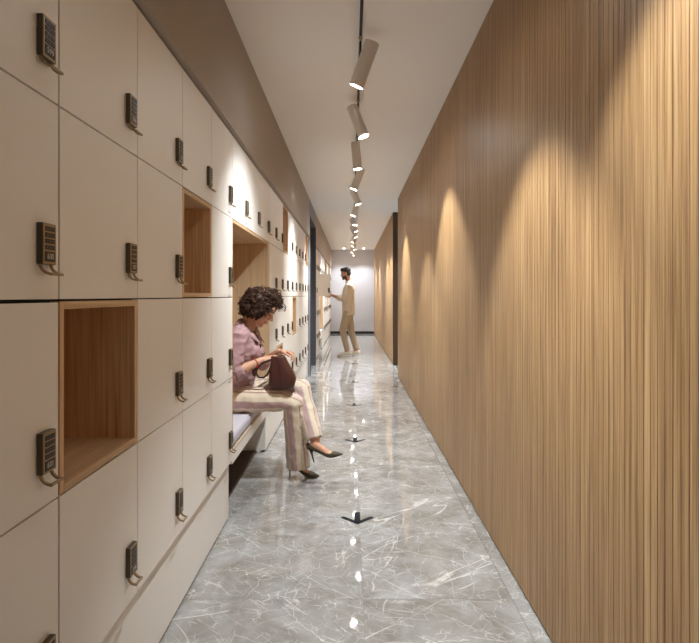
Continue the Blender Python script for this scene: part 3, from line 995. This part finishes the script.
# ---------------- seated person
YW = 3.71
def seated():
    H = Matrix.Translation((-0.600, YW - 0.005, 1.140)) @ Matrix.Rotation(math.radians(-6), 4, 'Z') @ Matrix.Rotation(math.radians(40), 4, 'Y')
    V = Vector
    # joints
    neck0 = V((-0.706, YW, 0.99)); neck1 = H @ V((-0.028, 0, -0.045))
    pel = V((-0.80, YW, 0.57))
    shR, elR, wrR = V((-0.735, YW - 0.172, 0.950)), V((-0.752, YW - 0.225, 0.722)), V((-0.578, YW - 0.135, 0.800))
    shL, elL, wrL = V((-0.715, YW + 0.172, 0.950)), V((-0.655, YW + 0.205, 0.730)), V((-0.490, YW + 0.045, 0.838))
    hipR, knR, anR = V((-0.80, YW - 0.088, 0.540)), V((-0.400, YW - 0.085, 0.520)), V((-0.372, YW - 0.015, 0.115))
    hipL, knL, anL = V((-0.80, YW + 0.088, 0.545)), V((-0.352, YW + 0.000, 0.590)), V((-0.232, YW - 0.135, 0.275))
    b = MB()
    head_parts(b, H)
    b.tube([neck0 - V((0.01, 0, 0.04)), neck0, (neck0 + neck1) / 2, neck1], [0.062, 0.052, 0.046, 0.048], n=14)
    # trunk under the clothes
    b.tube([pel, (-0.785, YW, 0.68), (-0.745, YW, 0.80), (-0.722, YW, 0.89), (-0.718, YW, 0.95), (-0.708, YW, 0.99)],
           [(0.085, 0.13), (0.082, 0.115), (0.088, 0.125), (0.090, 0.135), (0.066, 0.14), (0.05, 0.08)], n=18)
    for sh, el, wr in ((shR, elR, wrR), (shL, elL, wrL)):
        b.tube([sh, (sh + el) / 2, el], [0.044, 0.041, 0.036], n=12)
        b.tube([el, el + (wr - el) * 0.35, wr], [0.035, 0.0345, 0.0225], n=12)
    hand(b, wrR, (0.90, 0.28, 0.14), (-0.05, -0.45, 0.88), -1, 0.42)
    hand(b, wrL, (0.88, -0.22, -0.10), (0.1, 0.3, 0.95), 1, 0.55)
    for hp, kn, an in ((hipR, knR, anR), (hipL, knL, anL)):
        b.tube([hp, (hp + kn) / 2, kn], [0.072, 0.062, 0.048], n=12)
        b.tube([kn, kn + (an - kn) * 0.35, an], [0.046, 0.046, 0.031], n=12)
    # feet
    fR = Matrix.Translation((-0.428, YW - 0.012, 0.0)) @ Matrix.Rotation(math.radians(-3), 4, 'Z')
    fL = Matrix.Translation((-0.256, YW - 0.150, 0.138)) @ Matrix.Rotation(math.radians(-10), 4, 'Z') @ Matrix.Rotation(math.radians(-15), 4, 'Y')
    for Mx, an in ((fR, anR), (fL, anL)):
        b.tube([an, Mx @ V((0.052, 0, 0.105)), Mx @ V((0.088, 0, 0.073)), Mx @ V((0.125, 0, 0.036)), Mx @ V((0.165, 0, 0.020))],
               [0.031, (0.028, 0.027), (0.024, 0.027), (0.017, 0.031), (0.012, 0.022)], n=12)
        b.tube([Mx @ V((0.02, 0, 0.105)), Mx @ V((0.05, 0, 0.11)), an], [0.022, 0.026, 0.030], n=12)
    me = remesh(b, 0.0042, 3)
    paint(me, skin_color(H, (208, 160, 132), (190, 122, 108), (62, 40, 30)))
    me.materials.append(M['skin'])
    body = link('person', me)
    tag(body, 'person in dusty pink shirt and striped cream trousers sitting on the bench', 'person')

    # shirt
    b = MB()
    b.tube([(-0.800, YW, 0.565), (-0.775, YW, 0.66), (-0.750, YW, 0.75), (-0.730, YW, 0.83), (-0.718, YW, 0.89), (-0.720, YW, 0.945), (-0.712, YW, 0.985)],
           [(0.118, 0.165), (0.122, 0.152), (0.118, 0.150), (0.116, 0.158), (0.110, 0.168), (0.086, 0.168), (0.064, 0.095)], n=26)
    for s in (-1, 1):
        b.ell((-0.652, YW + s * 0.068, 0.842), (0.058, 0.06, 0.062))
    for sh, el, wr, sg in ((shR, elR, wrR, -1), (shL, elL, wrL, 1)):
        b.tube([sh + V((0.012, -sg * 0.05, 0.012)), sh, sh + (el - sh) * 0.5, el + (sh - el) * 0.06, el + (wr - el) * 0.16],
               [0.066, 0.068, 0.063, 0.060, 0.054], n=16)
        c = el + (wr - el) * 0.18
        dd = (wr - el).normalized()
        b.tube([c - dd * 0.028, c + dd * 0.022], [0.057, 0.052], n=16, rnd=False)
    sme = remesh(b, 0.006, 3)
    wrinkle(sme, 0.008, (13, 11, 20), True, 3.1)
    # V neck: open the front
    bm = bmesh.new(); bm.from_mesh(sme)
    dead = []
    for f in bm.faces:
        c = f.calc_center_median()
        hz = c.z - 0.855
        if hz > 0 and c.x > -0.735 + 0.0 and abs(c.y - YW) < 0.010 + hz * 0.36 and f.normal.x > 0.05:
            dead.append(f)
        elif (c - V((-0.700, YW, 1.01))).length < 0.058:
            dead.append(f)
    bmesh.ops.delete(bm, geom=dead, context='FACES')
    bm.to_mesh(sme); bm.free()
    sme.materials.append(M['pink'])
    shirt = link('shirt', sme, body)
    # collar: two flaps around the neck
    b = MB()
    for s in (-1, 1):
        path = [((-0.752, s * 0.012, 1.064), (-0.792, s * 0.020, 0.998)), ((-0.742, s * 0.050, 1.060), (-0.774, s * 0.088, 0.996)), ((-0.712, s * 0.066, 1.040), (-0.722, s * 0.112, 0.980)),
                ((-0.680, s * 0.062, 1.010), (-0.664, s * 0.106, 0.950)), ((-0.650, s * 0.050, 0.972), (-0.614, s * 0.096, 0.916)), ((-0.632, s * 0.036, 0.938), (-0.594, s * 0.066, 0.894))]
        R = []
        for a, c in path:
            a = V((a[0], YW + a[1], a[2])); c = V((c[0], YW + c[1], c[2]))
            n = V((0, s * 0.5, 0.6)).normalized() * 0.004
            R.append([a + n, (a + c) / 2 + n * 2.2, c + n, c - n, (a + c) / 2 + n * 0.3, a - n])
        b.rings(R)
    b.obj('collar', M['pink'], shirt, smooth=True)
    b = MB()
    for z, x in ((0.835, -0.594), (0.79, -0.612), (0.745, -0.628)):
        b.ell((x, YW - 0.004, z), 0.0055, n=8)
    b.obj('button', M['button'], shirt, smooth=True)

    # trousers
    rs = [0.100, 0.092, 0.080]
    b = MB()
    b.tube([(-0.84, YW, 0.555), (-0.76, YW, 0.548)], [(0.095, 0.165), (0.092, 0.160)], n=22, ref=(0, 1, 0))
    chR = [hipR, V((-0.60, YW - 0.088, 0.535)), V((-0.455, YW - 0.087, 0.535)), knR + V((0.018, 0, -0.012)), V((-0.376, YW - 0.07, 0.40)), V((-0.362, YW - 0.045, 0.25)), V((-0.352, YW - 0.02, 0.075))]
    chL = [hipL, V((-0.58, YW + 0.075, 0.580)), V((-0.42, YW + 0.03, 0.608)), knL + V((0.012, 0, 0.0)), V((-0.300, YW - 0.045, 0.465)), V((-0.270, YW - 0.09, 0.37)), V((-0.243, YW - 0.122, 0.285))]
    b.tube(chR, [0.088, 0.084, 0.077, 0.070, 0.068, 0.074, (0.084, 0.080)], n=20, rnd=False)
    b.tube(chL, [0.088, 0.082, 0.074, 0.070, 0.064, 0.062, (0.062, 0.066)], n=20, rnd=False)
    b.ell(hipR, 0.09); b.ell(hipL, 0.09); b.ell(chR[3], 0.069); b.ell(chL[3], 0.070)
    tme = remesh(b, 0.0055, 3)
    wrinkle(tme, 0.0065, (14, 14, 10), True, 8.2)
    for v in tme.vertices:                      # cushion flattens the underside
        if v.co.x < -0.655 and v.co.z < 0.4535:
            v.co.z = 0.4535
    def stripes(co, n):
        iR, iL = seg_info(co, chR), seg_info(co, chL)
        i, sgn = (iR, 1) if iR[0] < iL[0] else (iL, 2)
        q, ax = i[2], i[3]
        side = V((0, -1, 0)); side = (side - ax * side.dot(ax)).normalized()
        up = ax.cross(side)
        d = co - q
        a = math.degrees(math.atan2(d.dot(up), d.dot(side)))      # 0 = outer side of the near leg
        if sgn == 2:
            a += 18
        cream, pink, tan = (228, 214, 192), (196, 168, 166), (176, 146, 132)
        a = a % 120
        if 0 <= a < 34: return pink
        if 46 <= a < 52 or 60 <= a < 66: return pink
        if 74 <= a < 82: return tan
        return cream
    paint(tme, stripes)
    tme.materials.append(M['cloth'])
    link('trousers', tme, body)
    pump(body, fR); pump(body, fL)

    # hair: curly bob
    b = MB()
    Y = YW
    b.ell((-0.614, Y, 1.182), (0.116, 0.108, 0.094))
    b.ell((-0.665, Y, 1.140), (0.078, 0.100, 0.072))
    b.ell((-0.655, Y, 1.105), (0.058, 0.092, 0.042))
    b.ell((-0.690, Y, 1.160), (0.060, 0.090, 0.060))
    b.ell((-0.546, Y, 1.203), (0.064, 0.092, 0.062))
    b.ell((-0.507, Y + 0.01, 1.182), (0.036, 0.074, 0.036))
    for s in (-1, 1):
        b.ell((-0.625, Y + s * 0.082, 1.125), (0.058, 0.032, 0.050))
        b.ell((-0.575, Y + s * 0.078, 1.148), (0.050, 0.030, 0.040))
    b.ell((-0.490, Y - 0.03, 1.160), (0.020, 0.030, 0.020))
    hme = remesh(b, 0.008, 2)
    wrinkle(hme, 0.016, (26, 26, 26), True, 1.0)
    surf = [(v.co.copy(), v.normal.copy()) for v in hme.vertices if v.normal.z > -0.75]
    cb = MB()
    cb.add([v.co for v in hme.vertices], [list(p.vertices) for p in hme.polygons])
    curls(cb, surf, 620)
    for k in range(7):                            # loose front wisps
        p0 = V((-0.492 + 0.005 * k, Y - 0.05 + 0.012 * k, 1.165))
        pts = [p0 + V((0.012 * math.sin(j * 0.9 + k) + 0.004 * j, 0.005 * math.cos(j * 1.1 + k), -0.0105 * j)) for j in range(6)]
        cb.tube(pts, [0.003, 0.003, 0.0028, 0.0025, 0.002, 0.0012], n=5, rnd=False)
    ho = cb.obj('hair', M['hairw'], body, smooth=True)
    bpy.data.meshes.remove(hme)
    # necklace and bracelet
    b = MB()
    pts = []
    for k in range(28):
        th = 2 * PI * k / 28
        c, s_ = math.cos(th), math.sin(th)
        pts.append((-0.697 + 0.066 * c, Y + 0.064 * s_, 1.000 - 0.030 * c - (0.012 if c > 0.7 else 0)))
    b.tube(pts, 0.0028, n=6, closed=True, ref=(0, 0, 1))
    b.obj('necklace', M['gold'], body, smooth=True)
    b = MB()
    dd = (wrR - elR).normalized(); u = dd.cross(V((0, 0, 1))).normalized(); w = u.cross(dd)
    c = elR + (wrR - elR) * 0.80
    b.tube([c + (u * math.cos(2 * PI * k / 20) + w * math.sin(2 * PI * k / 20)) * 0.0282 for k in range(20)], 0.0024, n=6, closed=True, ref=dd)
    b.obj('bracelet', M['redtag'], body, smooth=True)
    return body
seated()

# ---------------- handbag on the lap
def handbag():
    yb = YW - 0.112
    t = thing('handbag', 'dark brown leather bucket handbag on the lap of the seated person', 'handbag', (-0.455, yb, 0.612))
    b = MB()
    n = 28
    R = []
    for z, cx, hx, hy in ((0.004, -0.002, 0.070, 0.050), (0.0, -0.002, 0.078, 0.058), (0.02, 0.002, 0.085, 0.064), (0.065, 0.008, 0.088, 0.066), (0.12, -0.003, 0.073, 0.058),
                          (0.17, -0.014, 0.056, 0.048), (0.205, -0.020, 0.046, 0.042), (0.215, -0.021, 0.043, 0.039), (0.205, -0.021, 0.039, 0.035), (0.16, -0.014, 0.045, 0.038)):
        ring = []
        for i in range(n):
            th = 2 * PI * i / n
            c, s = math.cos(th), math.sin(th)
            pw = 0.55
            fold = 1 + (0.05 * math.sin(5 * th + z * 9) if z > 0.08 else 0.015 * math.sin(3 * th))
            ring.append((cx + hx * fold * math.copysign(abs(c) ** pw, c), hy * fold * math.copysign(abs(s) ** pw, s), z))
        R.append(ring)
    b.rings(R)
    b.obj('bag_body', M['leather'], t, smooth=True)
    # flat fold seam down the front and a rim
    b = MB()
    for s in (-1, 1):
        b.tube([(0.030 * 0 - 0.002, s * 0.0665, 0.02), (0.006, s * 0.068, 0.065), (-0.004, s * 0.0605, 0.12), (-0.014, s * 0.050, 0.17), (-0.02, s * 0.0435, 0.205)], 0.0028, n=6)
    b.obj('seam', M['leather'], t, smooth=True)
    # strap loop falling towards the belly
    b = MB()
    pts = [(-0.055, -0.03, 0.195), (-0.085, -0.04, 0.185), (-0.120, -0.045, 0.168), (-0.150, -0.046, 0.140), (-0.158, -0.045, 0.105), (-0.140, -0.043, 0.078), (-0.108, -0.042, 0.078),
           (-0.085, -0.041, 0.098), (-0.070, -0.040, 0.13), (-0.062, -0.036, 0.16)]
    b.tube(pts, 0.0062, n=8)
    b.obj('strap', M['strap'], t, smooth=True)
    b = MB()
    b.ell((-0.168, -0.052, 0.118), (0.017, 0.006, 0.034), n=14)
    o = b.obj('leather_charm', M['leather'], t, smooth=True)
    b = MB().ell((-0.150, -0.060, 0.150), (0.007, 0.006, 0.009), n=10)
    b.obj('red_bead', M['redtag'], t, smooth=True)
handbag()

# ---------------- standing person at the open locker
def standing():
    V = Vector
    YM = 11.12
    X0 = -0.05
    W = Matrix.Translation((X0, YM, 0)) @ Matrix.Rotation(PI, 4, 'Z')        # local +x faces the lockers, local +y towards the camera
    def P(x, y, z):
        return W @ V((x, y, z))
    H = W @ Matrix.Translation((0.058, 0, 1.655)) @ Matrix.Rotation(math.radians(10), 4, 'Y')
    b = MB()
    head_parts(b, H, False)
    b.tube([P(-0.015, 0, 1.43), P(0.0, 0, 1.50), H @ V((-0.02, 0, -0.05))], [0.066, 0.057, 0.055], n=14)
    b.tube([P(-0.01, 0, 0.90), P(0.0, 0, 1.05), P(0.0, 0, 1.22), P(-0.01, 0, 1.36), P(-0.015, 0, 1.43)], [(0.09, 0.14), (0.09, 0.135), (0.10, 0.155), (0.095, 0.16), (0.06, 0.12)], n=18)
    shL, elL, wrL = P(-0.02, 0.185, 1.40), P(0.105, 0.235, 1.140), P(0.325, 0.170, 1.225)
    shR, elR, wrR = P(-0.02, -0.185, 1.40), P(-0.03, -0.235, 1.12), P(0.05, -0.21, 0.88)
    for sh, el, wr in ((shL, elL, wrL), (shR, elR, wrR)):
        b.tube([sh, (sh + el) / 2, el], [0.05, 0.046, 0.041], n=12)
        b.tube([el, el + (wr - el) * 0.35, wr], [0.040, 0.038, 0.027], n=12)
    f = (W.to_3x3() @ V((1, 0.02, 0.08)))
    hand(b, wrL, f, W.to_3x3() @ V((0, 0.85, 0.5)), -1, 0.30, scale=1.1)
    hand(b, wrR, W.to_3x3() @ V((0.25, 0.0, -0.95)), W.to_3x3() @ V((0.1, -0.95, 0)), 1, 0.3, scale=1.1)
    hpF, knF, anF = P(0.01, 0.09, 0.90), P(0.115, 0.095, 0.52), P(0.028, 0.095, 0.11)
    hpB, knB, anB = P(0.0, -0.09, 0.90), P(-0.050, -0.09, 0.51), P(-0.155, -0.08, 0.12)
    for hp, kn, an in ((hpF, knF, anF), (hpB, knB, anB)):
        b.tube([hp, (hp + kn) / 2, kn], [0.078, 0.070, 0.052], n=12)
        b.tube([kn, kn + (an - kn) * 0.35, an], [0.050, 0.050, 0.034], n=12)
        b.tube([an, an + (W.to_3x3() @ V((0.05, 0, -0.055))), an + (W.to_3x3() @ V((0.14, 0, -0.07)))], [0.034, 0.034, 0.026], n=10)
    me = remesh(b, 0.0055, 3)
    paint(me, skin_color(H, (196, 146, 118), (160, 92, 84), (48, 36, 32), (86, 62, 52)))
    me.materials.append(M['skin'])
    body = link('person', me)
    tag(body, 'bearded person in beige shirt and trousers standing at the open locker door', 'person')
    # loose shirt
    b = MB()
    b.tube([P(0.0, 0, 0.83), P(0.0, 0, 0.95), P(0.005, 0, 1.10), P(0.005, 0, 1.24), P(-0.008, 0, 1.36), P(-0.015, 0, 1.43), P(-0.010, 0, 1.475)],
           [(0.128, 0.185), (0.126, 0.18), (0.124, 0.178), (0.126, 0.188), (0.116, 0.196), (0.088, 0.165), (0.062, 0.08)], n=26, rnd=False)
    for sh, el, wr, s in ((shL, elL, wrL, 1), (shR, elR, wrR, -1)):
        b.tube([sh + (W.to_3x3() @ V((0, -s * 0.05, 0.01))), sh, (sh + el) / 2, el, el + (wr - el) * 0.38], [0.075, 0.078, 0.072, 0.068, 0.058], n=16)
        c = el + (wr - el) * 0.42; dd = (wr - el).normalized()
        b.tube([c - dd * 0.035, c + dd * 0.02], [0.060, 0.056], n=14, rnd=False)
    sme = remesh(b, 0.008, 3)
    wrinkle(sme, 0.007, (10, 10, 14), True, 5.0)
    sme.materials.append(M['linen'])
    sh_o = link('shirt', sme, body)
    b = MB()
    R = []
    for k in range(15):
        th = PI * (0.12 + 1.76 * k / 14)
        c, s = math.cos(th), math.sin(th)
        R.append([P(-0.004 + r * c, r * 1.02 * s, z) for r, z in ((0.062, 1.515), (0.076, 1.478), (0.071, 1.475), (0.058, 1.510))])
    b.rings(R)
    b.obj('collar', M['linen'], sh_o, smooth=True)
    # trousers
    b = MB()
    b.tube([P(0, 0, 0.98), P(0, 0, 0.86)], [(0.105, 0.155), (0.112, 0.160)], n=22)
    cF = [hpF, P(0.065, 0.092, 0.70), knF, P(0.075, 0.095, 0.33), anF + V((0, 0, 0.02))]
    cB = [hpB, P(-0.020, -0.09, 0.70), knB, P(-0.105, -0.085, 0.31), anB + V((0, 0, 0.02))]
    for ch in (cF, cB):
        b.tube(ch, [0.092, 0.086, 0.070, 0.062, 0.052], n=16, rnd=False)
        b.tube([ch[-1] + V((0, 0, 0.035)), ch[-1] + V((0, 0, -0.005))], [0.057, 0.055], n=16, rnd=False)
    tme = remesh(b, 0.008, 2)
    wrinkle(tme, 0.006, (12, 12, 9), True, 2.0)
    tme.materials.append(M['chino'])
    link('trousers', tme, body)
    # sneakers
    for an, lift in ((anF, 0.0), (anB, 0.0)):
        Mx = Matrix.Translation((an.x, an.y, 0)) @ Matrix.Rotation(PI, 4, 'Z')
        b = MB()
        n = 14
        sec = [(-0.085, 0.020, 0.032, 0.075), (-0.07, 0.012, 0.038, 0.10), (-0.03, 0.01, 0.040, 0.112), (0.02, 0.01, 0.041, 0.105), (0.07, 0.01, 0.046, 0.082), (0.12, 0.01, 0.049, 0.062), (0.165, 0.012, 0.044, 0.050), (0.192, 0.018, 0.028, 0.040)]
        b.rings([[(x, hw * math.copysign(abs(math.cos(2 * PI * i / n)) ** 0.7, math.cos(2 * PI * i / n)), (zs + zr) / 2 + (zr - zs) / 2 * math.sin(2 * PI * i / n)) for i in range(n)] for x, zs, hw, zr in sec])
        b.xf(Mx)
        so = b.obj('sneaker', M['sneaker'], body, smooth=True)
        b = MB()
        out = []
        for i in range(24):
            th = 2 * PI * i / 24
            c, s = math.cos(th), math.sin(th)
            out.append((0.055 + 0.148 * math.copysign(abs(c) ** 0.8, c), 0.050 * math.copysign(abs(s) ** 0.7, s)))
        b.rings([[(x * q, y * q, z) for x, y in out] for z, q in ((0.0, 0.97), (0.004, 1.0), (0.026, 0.99), (0.03, 0.96))])
        b.xf(Mx)
        b.obj('sole', M['sole'], so, smooth=False)
    # short hair
    b = MB()
    R3 = H.to_3x3()
    for c, r in (((-0.020, 0, 0.062), (0.098, 0.080, 0.080)), ((-0.055, 0, 0.010), (0.056, 0.076, 0.070)), ((0.040, 0, 0.095), (0.056, 0.062, 0.040))):
        b.ell(H @ V(c), r, R3)
    hm = remesh(b, 0.008, 2)
    wrinkle(hm, 0.006, (40, 40, 40), True, 4.0)
    hm.materials.append(M['hairm'])
    link('hair', hm, body)
standing()
